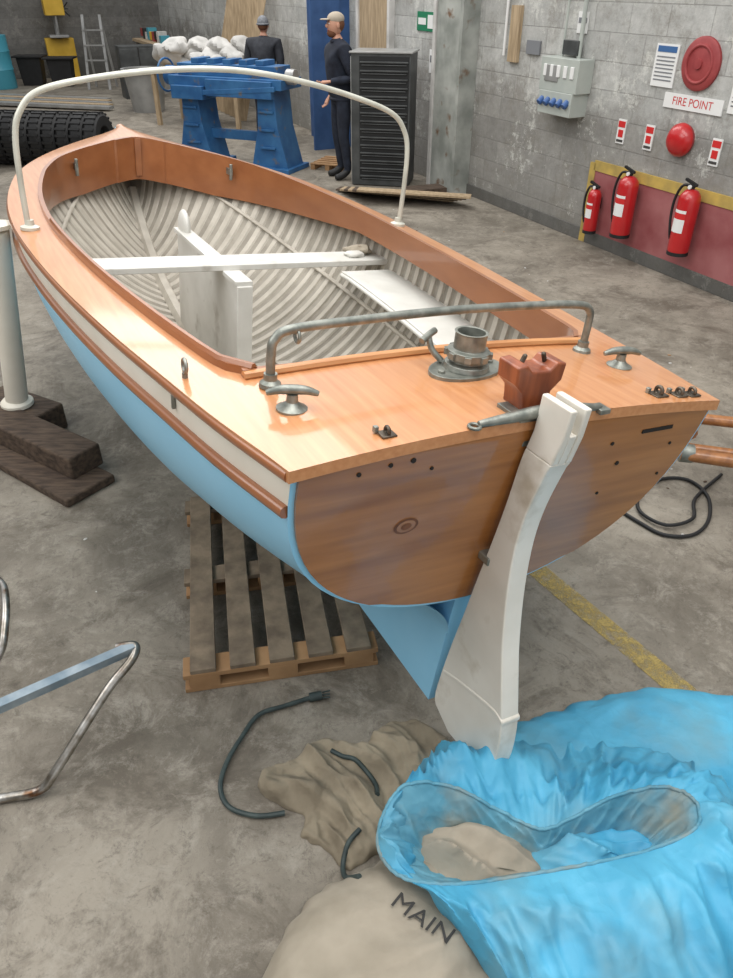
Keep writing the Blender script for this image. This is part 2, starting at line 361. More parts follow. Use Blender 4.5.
b.tube([(x,0,zb(x)+.05) for x in(.6,1.2,2,3,3.6,4.1,4.5,4.7)],.045,m_rib,n=6)
b.make('ribs_and_stringers',parent=boat)
def bo(x):return bb(x)+.014
def dz(x,y):return zs(x)+.012+.036*(1-(y/max(.05,bo(x)))**2)
def inn(x):
    w=bb(x)-.135
    if x<.66: w-= .05*(1-math.sqrt(max(0,1-((.66-x)/.16)**2)))
    if x>3.8:w*=math.sqrt(max(0,1-((x-3.8)/.66)**2))
    return max(w,0)
XF=4.46
b=B()
def patch(x0,x1,fi,nu,nv,sd):
    b.grid(lambda u,v:(lambda x:(lambda y:Vector((x,y,dz(x,y))))(sd*(fi(x)+(bo(x)-fi(x))*v)))(x0+(x1-x0)*math.sin(u*math.pi/2)),nu,nv,m_deck)
for sd in(1,-1):
    patch(-.015,.5,lambda x:0,8,12,sd)
    patch(.5,XF,inn,110,4,sd)
    patch(XF,4.985,lambda x:0,14,6,sd)
    b.grid(lambda u,v:(lambda x:Vector((x,sd*bo(x),zs(x)+.012-.03*v)))(-.015+5.0*u),100,1,m_deck)
    b.tube([(x,sd*(bb(x)+.006),zs(x)-.008) for x in XS],.016,m_coam,n=8,sm=1)
    P=[]
    for x in XS:
        R,k=rows(x);p=sec(x,R[2]);P.append((p.x,sd*(p.y+.006),p.z))
    b.tube(P,.017,m_coam,n=8,sm=1)
b.grid(lambda u,v:(lambda y:Vector((-.015,y,dz(0,y)-.03*v)))(bo(0)*(u*2-1)),24,1,m_deck)
b.make('varnished_deck',parent=boat,ang=50,recalc=False)
b=B()
for sd in(1,-1):
    xs=[.5+(XF-.5)*math.sin(math.pi/2*k/109) for k in range(110)]
    vs=[]
    for x in xs:
        w=inn(x);dep=.10+.15*max(0,min(1,(x-2.6)/1.5))
        for o,h in((.001,-dep),(-.016,-dep),(-.016,.022),(.004,.022),(.006,-.005)):
            vs.append((x-(.016 if x>4.36 and o<0 else 0),sd*max(0,w+o),dz(x,w)+h))
    b.add(vs,[(i*5+k,(i+1)*5+k,(i+1)*5+k+1,i*5+k+1) for i in range(len(xs)-1) for k in range(4)],m_coam)
b.box((XF-.02,0,dz(4.4,0)-.1),(.03,.04,.24),m_coam)
b.box((.5,0,dz(.5,0)-.07),(.02,1.2,.14),m_coam)
b.make('cockpit_coaming',parent=boat,recalc=False)
b=B()
b.tube([(.49,y,dz(.49,y)+.006) for y in [(-.6+.1*k) for k in range(13)]],.017,m_light,n=8,sm=1,flat=.8)
b.tube([(x,inn(x)-.006,dz(x,inn(x))+.022) for x in [.50+.1*k for k in range(20)]],.012,m_coam,n=6,sm=1)
b.make('coaming_cap',parent=boat)
# transom
b=B()
N=40;loop=[]
for k in range(N+1):
    a=-math.pi/2+math.pi*k/N
    th=math.pi/2-abs(a);p=sec(0,th);loop.append((( -1 if a<0 else 1)*p.y*.982,p.z+(.010 if th>1 else 0),p.x))
top=[(bb(0)*.982*(1-2*k/16),dz(0,bb(0)*(1-2*k/16))-.012) for k in range(17)]
outer=[(y,z,.12*min(1,max(0,-z/.62))) for y,z,xx in loop]+[(y,z,0) for y,z in top[1:-1]]
vs=[(x-.012,y,z) for y,z,x in outer];n=len(outer)
vs=vs+[(.12*min(1,max(0,-z/.62))-.012,0,z) for y,z,x in outer]
b.add(vs,[(i,(i+1)%n,n+(i+1)%n,n+i) for i in range(n)],m_tran)
vs1=[(x-.012,y,z) for y,z,x in outer];vs2=[(x+.03,y,z) for y,z,x in outer];b.add(vs1+vs2,[(i,(i+1)%n,(i+1)%n+n,i+n) for i in range(n)],m_tran)
rim=[];rim2=[]
for k in range(N+1):
    a=-math.pi/2+math.pi*k/N;th=math.pi/2-abs(a);p=sec(0,th);sgn=-1 if a<0 else 1
    rim.append((p.x-.004,sgn*p.y*1.006,p.z-.004));rim2.append((p.x-.004,sgn*p.y*.975,p.z+.012))
b.add(rim+rim2,[(i,i+1,i+1+N+1,i+N+1) for i in range(N)],m_blue)
def tx(z):return .12*min(1,max(0,-z/.62))-.012
for y,z,r in((.5,-.03,.006),(.42,-.018,.006),(.36,-.015,.007),(-.30,-.08,.006),(-.36,-.16,.007),(-.34,-.27,.005),(-.55,-.12,.005),(-.57,-.24,.005),(.30,-.05,.005)):
    b.cyl((tx(z)+.004,y,z),(tx(z)-.003,y,z),r,m_hole,n=10)
b.box((tx(-.06),-.46,-.055),(.008,.12,.012),m_hole)
nrm=Vector((-.62,0,-.12)).normalized()
for rr,mm,dx in((.030,m_knot,.0012),(.023,m_tran,.0020),(.013,m_knot,.0028)):
    c=Vector((tx(-.235),.325,-.235));pts=[c+nrm*dx+Vector((.1905*math.sin(a)*-rr,math.cos(a)*rr*1.2,math.sin(a)*rr*.9)) for a in[2*math.pi*k/24 for k in range(24)]]
    b.add(pts,[tuple(range(24))],mm)
b.make('transom_board',parent=boat,recalc=False,ang=30)
# thwart, benches, centreboard case
b=B()
def hw(x,z):
    best=.3
    for k in range(60):
        p=sec(x,math.pi/2*k/60,.035)
        if p.z>=z:best=p.y
    return best
b.box((2.5,0,-.235),(.2,2*hw(2.5,-.235)-.0,.03),m_bench)
for sd in(1,-1):
    P=[]
    for x in[.55+.1*k for k in range(19)]:P.append((x,hw(x,-.27)))
    poly=[(x,sd*y) for x,y in P]+[(x,sd*max(.3,y-.30)) for x,y in reversed(P)]
    b.prism(poly,lambda a,c,h:Vector((a,c,h)),-.285,-.26,m_bench)
    b.tube([(x,sd*(max(.3,y-.30)),-.28) for x,y in P],.012,m_bench,n=6,sm=1)
b.box((2.78,0,-.57),(1.12,.055,.6),m_bench);b.box((2.78,0,-.26),(1.16,.09,.025),m_bench)
b.box((2.21,0,-.57),(.05,.08,.6),m_bench);b.ell((3.28,0,-.22),(.09,.03,.09),m_bench)
b.box((.62,0,-.35),(.03,1.0,.35),m_bench)
for y in(-.3,-.18,-.06,.06,.18,.3):b.box((1.6,y,-.775),(1.6,.09,.018),m_rib)
b.make('thwart_benches_and_case',parent=boat,bevel=.004)
b=B()
def cl(q):return q*(1+.35*noise.noise(q*30))
b.ell((2.56,-.80,-.205),(.085,.06,.03),m_sail,R=(10,15,30),nu=24,nv=14,fn=cl);b.ell((2.5,-.74,-.21),(.06,.045,.02),m_bench,R=(0,0,70),nu=24,nv=14,fn=cl)
b.make('cloth_bundle',parent=boat)
b=B()
hp=[(.93,0),(.938,.2),(.935,.38),(.905,.48),(.82,.56),(.6,.62),(.3,.67),(0,.69)]
pts=[(2.355,y,z+zs(2.355)) for y,z in hp]+[(2.355,-y,z+zs(2.355)) for y,z in hp[-2::-1]]
b.tube(pts,.0125,m_hoop,n=12)
for sd in(1,-1):b.rev([(.001,0),(.04,0),(.04,.012),(.02,.02),(.018,.04),(.001,.04)],(2.355,sd*.925,dz(2.355,.925)),m_hoop)
b.make('spray_hood_hoop',parent=boat)
b=B()
zr=dz(.4,.5)
yl,yr=.555,-.515
b.tube([(.41,yl,zr),(.41,yl,zr+.09),(.41,yl-.01,zr+.125),(.41,yl-.055,zr+.148),(.42,.3,zr+.155),(.43,0,zr+.16),(.42,-.3,zr+.16),(.41,yr+.055,zr+.155),(.41,yr+.01,zr+.135),(.41,yr,zr+.1),(.41,yr,zr)],.0125,m_galv,n=12)
for y in(yl,yr):b.rev([(.001,0),(.03,0),(.028,.01),(.018,.018),(.018,.035),(.001,.035)],(.41,y,zr-.002),m_galv)
b.ring((.41,.485,zr+.128),.016,.005,m_galv,'y')
b.make('stern_rail',parent=boat)
for x,y,a in((.262,.555,72),(.27,-.545,78)):
    b=B()
    b.rev([(.001,0),(.046,0),(.046,.006),(.03,.013),(.018,.025),(.016,.048),(.001,.05)],(0,0,0),m_galv)
    b.tube([(-.075,0,.05),(-.04,0,.06),(0,0,.062),(.04,0,.06),(.075,0,.05)],lambda t:.008+.007*math.sin(math.pi*t),m_galv,n=10)
    b.make('deck_cleat',loc=(x,y,dz(x,y)-.001),rot=(0,0,D(a)),parent=boat,scale=.85)
b=B()
b.prism([(.14*math.cos(a),.085*math.sin(a)) for a in[2*math.pi*k/28 for k in range(28)]],lambda a,c,h:Vector((a,c,h)),0,.014,m_galv)
b.rev([(.001,.014),(.075,.014),(.07,.03),(.052,.036),(.052,.046),(.068,.05),(.068,.072),(.05,.076),(.05,.125),(.054,.13),(.044,.13),(.042,.07),(.001,.068)],(0,0,0),m_galv)
for k in range(8):
    a=2*math.pi*k/8;b.box((.068*math.cos(a),.068*math.sin(a),.06),(.016,.022,.02),m_galv,R=(0,0,math.degrees(a)))
b.tube([(-.05,.06,.02),(-.07,.09,.05),(-.075,.11,.09)],.010,m_galv);b.tube([(-.11,.10,.08),(-.075,.11,.092),(-.04,.12,.10)],.011,m_galv)
for dx,dy in((.105,0),(-.105,0)):b.cyl((dx,dy,.014),(dx,dy,.022),.012,m_galv,n=8)
b.make('bronze_deck_socket',loc=(.325,-.0,dz(.3,0)-.002),rot=(0,0,D(-80)),parent=boat,bevel=.0015,scale=.9)
b=B()
b.prism([(-.042,0),(-.045,.03),(-.05,.055),(-.08,.085),(-.085,.135),(-.05,.14),(-.03,.118),(.03,.118),(.05,.14),(.085,.135),(.08,.085),(.05,.055),(.045,.03),(.042,0)],lambda a,c,h:Vector((h,a,c)),-.045,.045,m_redw)
b.tube([(.0,-.045,.12),(.0,-.03,.155)],.007,m_dark,sm=1);b.tube([(0,.045,.12),(0,.03,.155)],.007,m_dark,sm=1)
b.make('wooden_chock',loc=(.06,.0,dz(.06,0)+.005),parent=boat,bevel=.006,scale=.9)
b=B()
b.tube([(-.01,.19,.055),(-.015,.1,.062),(-.02,0,.07),(-.015,-.1,.062),(-.01,-.2,.05)],lambda t:.008+.009*math.sin(math.pi*t),m_galv,n=10)
b.box((.03,0,.05),(.1,.14,.012),m_galv);b.ring((-.01,.2,.05),.014,.005,m_galv,'z');b.box((-.01,-.2,.045),(.045,.035,.014),m_galv)
b.make('rudder_yoke',parent=boat,bevel=.002)
b=B()
for x,y,k in((.04,.41,.7),(.04,-.47,.85),(.03,-.545,.75),(.03,-.60,.75)):
    z=dz(x,y);b.box((x,y,z+.003),(.05*k,.055*k,.006),m_dark);b.ring((x,y,z+.016*k),.014*k,.007*k,m_dark,'y',14);b.box((x+.02,y+.02,z+.009),(.012,.012,.016),m_galv)
for x,y in((4.02,.40),(3.98,-.40)):
    z=dz(x,y)-.07;y2=inn(x)-.03
    b.box((x,(y2 if y>0 else -y2),z),(.1,.02,.04),m_galv)
    for dx in(-.04,.04):b.cyl((x+dx,(y2 if y>0 else -y2),z-.05),(x+dx,(y2 if y>0 else -y2),z+.05),.011,m_galv)
b.ring((.56,bb(.56)-.03,dz(.56,.7)+.03),.018,.0055,m_galv,'y');b.cyl((.56,bb(.56)-.03,dz(.56,.7)-.01),(.56,bb(.56)-.03,dz(.56,.7)+.012),.008,m_galv)
b.box((.56,bb(.56)+.004,zs(.56)-.04),(.012,.01,.06),m_galv)
b.make('deck_fittings',parent=boat,bevel=.002)
# rudder
b=B()
lead=[(-.03,.125),(-.03,.03),(-.006,-.08),(.008,-.2),(.026,-.32),(.055,-.48),(.086,-.66),(.12,-.85),(.145,-1.05)]
trail=[(-.19,-1.03),(-.19,-.95),(-.178,-.87),(-.148,-.77),(-.105,-.62),(-.074,-.45),(-.064,-.3),(-.076,-.18),(-.108,-.05),(-.135,.05),(-.14,.125)]
def sm2(P):return [(p.x,p.y) for p in cat([(a,c,0) for a,c in P],4)]
fx=lambda a,c,h:Vector((a,h,c))
lo=sm2([(-.016,-.03)]+lead[2:]+[(.13,-1.10)])+sm2([(.04,-1.14),(-.1,-1.12),(-.17,-1.08)]+trail[:9])+[(-.118,-.03)]
b.prism(lo,fx,-.032,.032,m_rud)
hd=[(-.016,-.031),(-.03,.03),(-.03,.125),(-.14,.125),(-.135,.05),(-.118,-.031)]
b.prism(hd,fx,.012,.032,m_rud);b.prism(hd,fx,-.032,-.012,m_rud);b.prism([(-.020,-.033),(-.03,.055),(-.134,.055),(-.117,-.033)],fx,-.0125,.0125,m_rud)
lip=sm2([(.13,-.93),(.05,-.90),(-.05,-.87),(-.14,-.85),(-.182,-.86)])+sm2([(-.184,-.875),(-.14,-.866),(-.05,-.885),(.05,-.917),(.13,-.947)])
b.prism(lip,fx,-.0345,.0345,m_rud)
for z in(-.02,-.42):b.box((.016+(.03 if z<-.2 else 0),0,z),(.05,.075,.026),m_galv)
b.make('rudder',parent=boat,bevel=.009,ang=30)
# ---------------- support stand, timbers, pallet
b=B()
b.cyl((-2.02,3.8,.17),(-1.76,3.6,1.22),.062,m_white,r2=.055,n=24);b.rev([(.001,0),(.09,0),(.09,.02),(.07,.04),(.001,.05)],(-2.02,3.8,.168),m_white)
b.rev([(.001,0),(.07,0),(.075,.02),(.001,.03)],(-1.757,3.597,1.22),m_white)
b.make('boat_support_post')
b=B()
b.box((-1.85,3.53,.11),(.92,.2,.13),m_timb,R=(0,0,-34));b.box((-1.82,3.42,.025),(1.0,.3,.05),m_timb,R=(0,0,-36))
b.box((-2.05,3.85,.08),(.5,.25,.16),m_timb,R=(0,0,-30));b.make('timber_blocks',bevel=.012)
b=B()
for k in range(5):
    b.box((.07+.155*k,.6,.109),(.1,1.2,.022),m_pal)
for y in(.05,.6,1.15):
    b.box((.38,y,.086),(.78,.1,.024),m_pale if y<.1 else m_pal)
    for x in(.07,.38,.69):b.box((x,y,.048),(.12,.1,.056),m_pale)
    b.box((.38,y,.011),(.78,.1,.022),m_pale)
b.make('wooden_pallet',loc=(-.665,1.84,0),rot=(0,0,D(11)),bevel=.003,scale=.94)
# ---------------- metal frame
b=B()
b.tube([(-1.75,1.25,.014),(-1.35,1.36,.014),(-1.17,1.40,.016),(-1.06,1.42,.03),(-1.0,1.47,.09),(-.87,1.64,.24),(-.80,1.74,.29),(-.80,1.79,.305),(-.86,1.78,.305)],.016,m_chrome,n=12)
b.beam((-.80,1.785,.305),(-1.5,1.30,.30),.035,.03,m_bluebar)
b.tube([(-1.8,2.3,.3),(-1.55,2.22,.3),(-1.40,2.12,.3),(-1.34,2.02,.3),(-1.31,1.92,.27),(-1.32,1.83,.2),(-1.44,1.72,.08),(-1.75,1.6,.016)],.016,m_chrome,n=12)
b.beam((-1.8,2.32,.3),(-1.8,1.1,.3),.035,.03,m_bluebar);b.tube([(-1.75,1.2,.014),(-1.75,1.6,.014)],.016,m_chrome,sm=1)
b.beam((-1.85,1.05,.3),(-1.5,1.31,.30),.035,.03,m_bluebar)
b.cyl((-1.75,1.6,.014),(-1.75,1.6,.3),.016,m_chrome)
b.make('metal_trestle')
# ---------------- cables
b=B()
b.tube([(-.21,1.805,.014),(-.30,1.77,.012),(-.39,1.73,.012),(-.44,1.63,.012),(-.475,1.53,.012),(-.48,1.44,.012),(-.44,1.37,.012),(-.35,1.34,.012),(-.26,1.35,.012)],.0085,m_cable,n=8)
b.tube([(-.21,1.805,.016),(-.165,1.815,.018)],.017,m_cable,sm=1)
for o in(-.012,0,.012):b.tube([(-.165,1.815+o,.018),(-.135,1.82+o*1.3,.02)],.003,m_cable,sm=1)
b.make('electric_cable')
b=B()
b.tube([(1.25,3.0,.012),(1.33,2.88,.012),(1.42,2.78,.012),(1.56,2.78,.012),(1.68,2.9,.012),(1.75,3.1,.012),(1.7,3.25,.012),(1.55,3.25,.012),(1.4,3.1,.014),(1.36,2.95,.02),(1.45,2.84,.024),(1.6,2.9,.02),(1.68,3.08,.012),(1.9,3.3,.012)],.009,m_black,n=8)
b.make('coiled_cable')
b=B()
for (p,q,r) in (((1.64,3.36,.33),(3.3,2.95,.33),.035),((1.54,3.08,.28),(3.2,2.58,.28),.04),((1.6,3.25,.22),(3.1,2.8,.2),.03)):
    b.tube([p,((p[0]+q[0])/2,(p[1]+q[1])/2,p[2]),q],lambda t:r*(.8+.2*t),m_spar,n=14)
b.box((2.3,2.98,.09),(.12,.6,.18),m_timb,R=(0,0,-15));b.box((2.8,2.85,.08),(.12,.5,.16),m_timb,R=(0,0,-15))
b.cyl((1.60,3.08,.28),(1.54,3.09,.28),.046,m_galv)
b.make('varnished_spars')
b=B();b.box((0,0,.001),(.1,1.05,.002),m_yline);b.make('painted_floor_line',loc=(.96,2.22,.001),rot=(0,0,D(31)))
b=B()
for k in range(60):
    x,y=random.choice([(random.uniform(-1.6,1.8),random.uniform(.9,4)),(random.uniform(1.5,2.4),random.uniform(3,5)),(random.uniform(.3,2.5),random.uniform(6,9))])
    r=random.uniform(.003,.009);b.ell((x,y,r*.35),(r*1.6,r,r*.45),random.choice([m_pale,m_sheet,m_timb]),R=(0,0,random.uniform(0,180)),nu=7,nv=5)
b.make('floor_debris')
# ---------------- cloth heaps
def nz(x,y,z=0):return noise.noise(Vector((x,y,z)))
def crump(x,y,f,seed):
    wx=x+.06*nz(x*4,y*4,seed+1);wy=y+.06*nz(x*4,y*4,seed+2)
    d=noise.voronoi(Vector((wx*f,wy*f*.8,seed)))[0]
    d2=noise.voronoi(Vector((wx*f*2.1,wy*f*1.7,seed+4)))[0]
    return (d[0]*1.0+.4*d2[0]-.6)
def heap(name,pts,h,m,amp,freq,rot=0,seed=0,prof=(3,.7),cr=.03,cf=7,rings=44,n_sub=12):
    bd=cat([(x,y,0) for x,y in pts],n_sub,True);n=len(bd)
    c=Vector((sum(p.x for p in bd)/n,sum(p.y for p in bd)/n,0))
    b=B();ca,sa=math.cos(rot),math.sin(rot)
    def hgt(p,rho):
        k=max(0,1-rho**prof[0])**prof[1]
        u=(p.x*ca+p.y*sa)*freq;v=(-p.x*sa+p.y*ca)*freq*.3
        u+=.9*nz(p.x*3,p.y*3,seed+5)
        fo=(1-2.4*abs(nz(u,v,seed)));fo2=(1-2.4*abs(nz(u*2.1+3,v*2.1,seed+9)))
        return .006+k*h+min(1,k*1.8)*(amp*(fo*.8+fo2*.45-.3)-cr*crump(p.x*ca+p.y*sa,-p.x*sa+p.y*ca,cf,seed))
    def g(u,v):
        i=int(u*n+.5)%n;p0=bd[i];rho=1-v
        e=1+.05*nz(u*40,seed)*(rho**4)
        p=c+(p0-c)*rho*e
        z=max(.004,hgt(p,rho)) if rho<1 else .003
        return Vector((p.x,p.y,z))-c
    b.grid(g,n,rings,m,cu=True)
    ob=b.make(name,loc=c,ang=80,recalc=False)
    return ob,c,b
cv,cc,cb=heap('canvas_cover',[(-.36,1.45),(-.33,1.52),(-.25,1.55),(-.16,1.63),(-.02,1.60),(.06,1.69),(.16,1.71),(.25,1.66),(.30,1.55),(.24,1.42),(.16,1.28),(.03,1.22),(-.06,1.17),(-.13,1.24),(-.20,1.27),(-.2,1.34),(-.30,1.39)],.035,m_canv,.034,9,rot=.7,seed=2,prof=(4,.5),cr=.045,cf=9,rings=64,n_sub=18)
bvc=BVHTree.FromPolygons([Vector(v)+cc for v in cb.v],cb.f)
ob,c,hb=heap('main_sail_bag',[(-.30,.78),(-.24,.96),(-.15,1.09),(-.03,1.15),(.08,1.2),(.2,1.2),(.3,1.1),(.36,.95),(.36,.7),(.0,.6),(-.25,.62)],.15,m_sail,.026,4,rot=1.9,seed=7,prof=(2.6,.65),cr=.03,cf=4,rings=60,n_sub=16)
bv=BVHTree.FromPolygons([Vector(v)+c for v in hb.v],hb.f)
b=B();ca,sa=math.cos(D(-36)),math.sin(D(-36))
def drape(x,y):
    X=.148+x*ca-y*sa;Y=.962+(x*sa+y*ca)
    h=bv.ray_cast(Vector((X,Y,2)),Vector((0,0,-1)))
    return Vector((X,Y,(h[0].z if h[0] else .15)+.010))
b.text('MAIN',.074,drape,m_ink)
o2=b.make('main_stencil',recalc=False);o2.parent=ob;o2.matrix_parent_inverse=Matrix.Translation(-c)
b=B()
P=[]
for x,y in[(-.12,1.57),(-.08,1.545),(-.04,1.53),(.0,1.50),(.03,1.45),(.035,1.40)]:
    h=bvc.ray_cast(Vector((x,y,2)),Vector((0,0,-1)));P.append((x,y,(h[0].z if h[0] else .01)+.006))
b.tube(P,.008,m_cable)
P=[]
for x,y in[(-.02,1.27),(-.055,1.23),(-.07,1.18),(-.06,1.13),(-.02,1.10)]:
    z=.012
    for t in(bvc,bv):
        h=t.ray_cast(Vector((x,y,2)),Vector((0,0,-1)))
        if h[0]:z=max(z,h[0].z)
    P.append((x,y,z+.006))
b.tube(P,.008,m_cable);b.make('dark_cord')
heap('blue_boat_cover',[(.42,1.55),(.5,1.66),(.64,1.73),(.84,1.80),(1.05,1.85),(1.3,1.82),(1.6,1.72),(1.85,1.5),(1.9,1.1),(1.8,.72),(1.2,.62),(.7,.66),(.4,.85),(.36,1.2)],.085,m_tarp,.016,3,rot=-.5,seed=11,prof=(5,.6),cr=.035,cf=2.6,rings=70,n_sub=18)
# sail bag with open mouth
rimp=[(.035,1.14,.17),(.05,1.22,.22),(.12,1.29,.255),(.25,1.285,.25),(.38,1.245,.20),(.505,1.205,.165),(.60,1.225,.19),(.72,1.265,.23),(.86,1.285,.25),(.94,1.25,.25),(.93,1.17,.24),(.80,1.115,.225),(.62,1.07,.23),(.42,1.035,.23),(.24,1.02,.215),(.10,1.05,.19)]
base=[(.16,1.10,.01),(.14,1.25,.01),(.16,1.40,.01),(.20,1.52,.01),(.34,1.60,.02),(.54,1.60,.05),(.72,1.56,.07),(.88,1.52,.08),(1.04,1.45,.09),(1.14,1.30,.09),(1.12,1.0,.08),(.98,.76,.07),(.74,.62,.05),(.54,.6,.02),(.42,.70,.01),(.27,.93,.01)]
rl=cat(rimp,22,True);bl=cat(base,22,True);n=len(rl)
rc=Vector((.48,1.15,0))
def ridge(a,bq,sd):return 1-2.8*abs(nz(a,bq,sd))
b=B()
def rimj(u):
    return .6*nz(math.cos(6.283*u)*26,math.sin(6.283*u)*26,3)+.3*math.sin(u*n*.5)*max(0,nz(math.cos(6.283*u)*4,math.sin(6.283*u)*4,9)+.2)
def outer(u,v):
    i=int(round(u*n))%n;p,q=rl[i],bl[i]
    ss=v;r=p.lerp(q,ss)
    bulge=math.sin(math.pi*min(1,ss))**.8
    d=(q-p);d.z=0
    front=q.y<p.y
    z=p.z*(1-ss**1.6)+q.z*ss**1.6
    r.z=z+(.03 if front else .0)*bulge
    r.z+=.10*math.exp(-(((r.x-.36)/.16)**2+((r.y-1.42)/.09)**2))*min(1,ss*4)
    k=min(1,ss*6)*(1-ss*.35)
    cu,su=math.cos(6.283*u)*4.2,math.sin(6.283*u)*4.2
    fold=1-2.8*abs(noise.noise(Vector((cu,su,ss*1.2))));fold2=1-2.8*abs(noise.noise(Vector((cu*2.2,su*2.2,ss*2.4+7))))
    fold=fold*.75+fold2*.4
    dg=ridge(r.x*6+r.y*3,r.y*3-r.x,19)
    r.z+=(.028*fold+.024*dg-.045*crump(r.x,r.y,5,21)-.012*crump(r.x,r.y,15,22))*k
    dn=d.normalized() if d.length>0 else d
    r+=dn*(.036*fold)*k
    g=.012*rimj(u)*max(0,1-ss*8)
    r.z+=g;r+=dn*g
    if ss>.95:r.z=max(r.z-.01,.006)
    return r
b.grid(outer,n,64,m_tarp,cu=True)
def inner(u,v):
    i=int(round(u*n))%n;p=rl[i];c0=Vector((rc.x+(p.x-rc.x)*.6,rc.y+(p.y-rc.y)*.3,.09))
    r=p.lerp(c0,v**.8)
    cu,su=math.cos(6.283*u)*5,math.sin(6.283*u)*5
    r.z=p.z-(p.z-.09)*min(1,v*1.4)+.03*(1-2.8*abs(noise.noise(Vector((cu,su,v*2)))))*min(1,v*3)*(1-v)
    g=.012*rimj(u)*max(0,1-v*8);r.z+=g
    return r
b.grid(inner,n,24,m_tarpd,cu=True)
b.add([inner(k/n,1) for k in range(n)],[tuple(range(n))],m_tarpd)
b.tube([(p.x,p.y,p.z+.001+.012*rimj(i/n)) for i,p in enumerate(rl)],.0055,m_tarpd,n=8,closed=True,sm=1)
def stuff(u,v,x0,x1,y0,y1,hh,sd):
    x=x0+(x1-x0)*u;y=y0+(y1-y0)*v
    e=math.sin(math.pi*u)**.6*math.sin(math.pi*min(1,v*.85+.08))**.6
    x+=.03*nz(u*5,v*5,sd);y+=.03*nz(u*5,v*5,sd+3)
    z=.055+e*(hh+.035*ridge(x*5+y*9,y*4,sd)-.03*crump(x,y,10,sd))
    return Vector((x,y,min(z,.185)))
b.grid(lambda u,v:stuff(u,v,.10,.52,1.05,1.27,.09,31),90,50,m_sail)
b.grid(lambda u,v:stuff(u,v,.46,.92,1.07,1.26,.085,41),90,50,m_tarp)
b.make('blue_sail_bag',ang=80,recalc=False)
# ---------------- wall items
def wmake(b,name,s_,z_,d=0.002,bevel=0):return b.make(name,loc=W(s_,d,z_),rot=(0,0,WA),bevel=bevel)
b=B();b.box((0,.008,0),(3.2,.016,.68),m_dred);b.box((1.62,.012,-.0),(.08,.022,.76),m_dyel);b.box((0,.012,.36),(3.2,.022,.09),m_dyel);wmake(b,'fire_point_board',6.85,.36)
def extinguisher(s_,z_,h,r,lab):
    b=B()
    b.rev([(.001,0),(r*.9,0),(r*.98,.02),(r,.05),(r,h*.74),(r*.92,h*.8),(r*.6,h*.86),(r*.3,h*.88),(.001,h*.88)],(0,0,0),m_red)
    b.rev([(r*1.01,.0),(r*1.01,.03),(r*.9,.03)],(0,0,-.002),m_black)
    b.cyl((0,0,h*.86),(0,0,h*.95),.018,m_black);b.box((.02,0,h*.96),(.13,.022,.02),m_black,R=(0,-14,0));b.box((.03,0,h*.91),(.1,.02,.014),m_black)
    b.cyl((0,r*.3,h*.91),(0,r*.45,h*.91),.016,m_wht)
    b.tube([(.03,0,h*.92),(r*.9,.03,h*.9),(r*1.45,.03,h*.72),(r*1.5,.03,h*.5),(r*1.25,.03,h*.3),(r*1.1,.02,h*.18)],.011,m_black)
    b.grid(lambda u,v:Vector((math.cos(D(50+80*u))*r*1.012,math.sin(D(50+80*u))*r*1.012,h*(.32+.3*v))),10,1,lab)
    b.grid(lambda u,v:Vector((math.cos(D(50+80*u))*r*1.014,math.sin(D(50+80*u))*r*1.014,h*(.5+.08*v))),10,1,m_sred)
    b.box((0,-r*.95,h*.6),(.05,.03,.1),m_black)
    wmake(b,'fire_extinguisher',s_,z_,d=r+.045)
extinguisher(8.28,.14,.46,.064,m_wht);extinguisher(7.84,.22,.6,.09,m_wht);extinguisher(7.13,.25,.6,.088,m_wht)
b=B();b.box((0,.006,0),(.62,.012,.11),m_wht);b.text('FIRE POINT',.085,lambda x,y:Vector((-x,.0135,y)),m_sred);wmake(b,'fire_point_sign',7.44,1.36)
b=B();b.cyl((0,0,0),(0,.05,0),.12,m_disc,n=32);b.rev([(.001,.0),(.13,.0),(.125,.03),(.09,.07),(.03,.085),(.001,.085)],(0,.03,0),m_red,R=(-90,0,0));wmake(b,'fire_alarm_bell',7.46,1.09)
b=B();b.rev([(.001,.0),(.19,.0),(.19,.02),(.17,.035),(.001,.035)],(0,0,0),m_disc,R=(-90,0,0),n=40);b.ring((0,.036,0),.13,.012,m_disc,'y',32);b.rev([(.001,.03),(.04,.03),(.035,.05),(.001,.05)],(0,0,0),m_disc,R=(-90,0,0));wmake(b,'red_hose_disc',7.44,1.64)
def sign(name,s_,z_,w,h,parts,base=m_wht):
    b=B();b.box((0,.005,0),(w,.01,h),base)
    for (x,z,ww,hh,m) in parts:b.box((x*w,.0115,z*h),(ww*w,.003,hh*h),m)
    wmake(b,name,s_,z_)
m_print=mat('printed_text_grey',S(120,122,126),rough=.7)
sign('notice_sign',7.82,1.60,.25,.31,[(0,.38,.84,.14,m_sblue)]+[(0,.2-.09*k,.8,.03,m_print) for k in range(7)])
sign('notice_sign',6.96,1.50,.25,.33,[(0,.38,.84,.14,m_sblue)]+[(0,.2-.09*k,.8,.03,m_print) for k in range(7)])
for s_ in(8.19,7.84,7.10):
    sign('extinguisher_id_sign',s_,1.05,.1,.2,[(0,.3,.86,.25,m_sred),(.0,-.08,.6,.3,m_sred),(0,-.38,.8,.1,m_ink)])
sign('label_sign',8.93,1.86,.14,.17,[(0,.1,.8,.25,m_print)])
sign('exit_sign',11.85,1.76,.42,.2,[(-.28,0,.3,.7,m_wht),(.2,0,.45,.35,m_wht)],base=m_grn)
sign('wall_notice',11.62,1.35,.2,.25,[(0,.1,.8,.3,m_print)])
b=B();b.box((0,.09,0.02),(.56,.18,.28),m_box);b.box((0,.09,-.22),(.5,.2,.2),m_box)
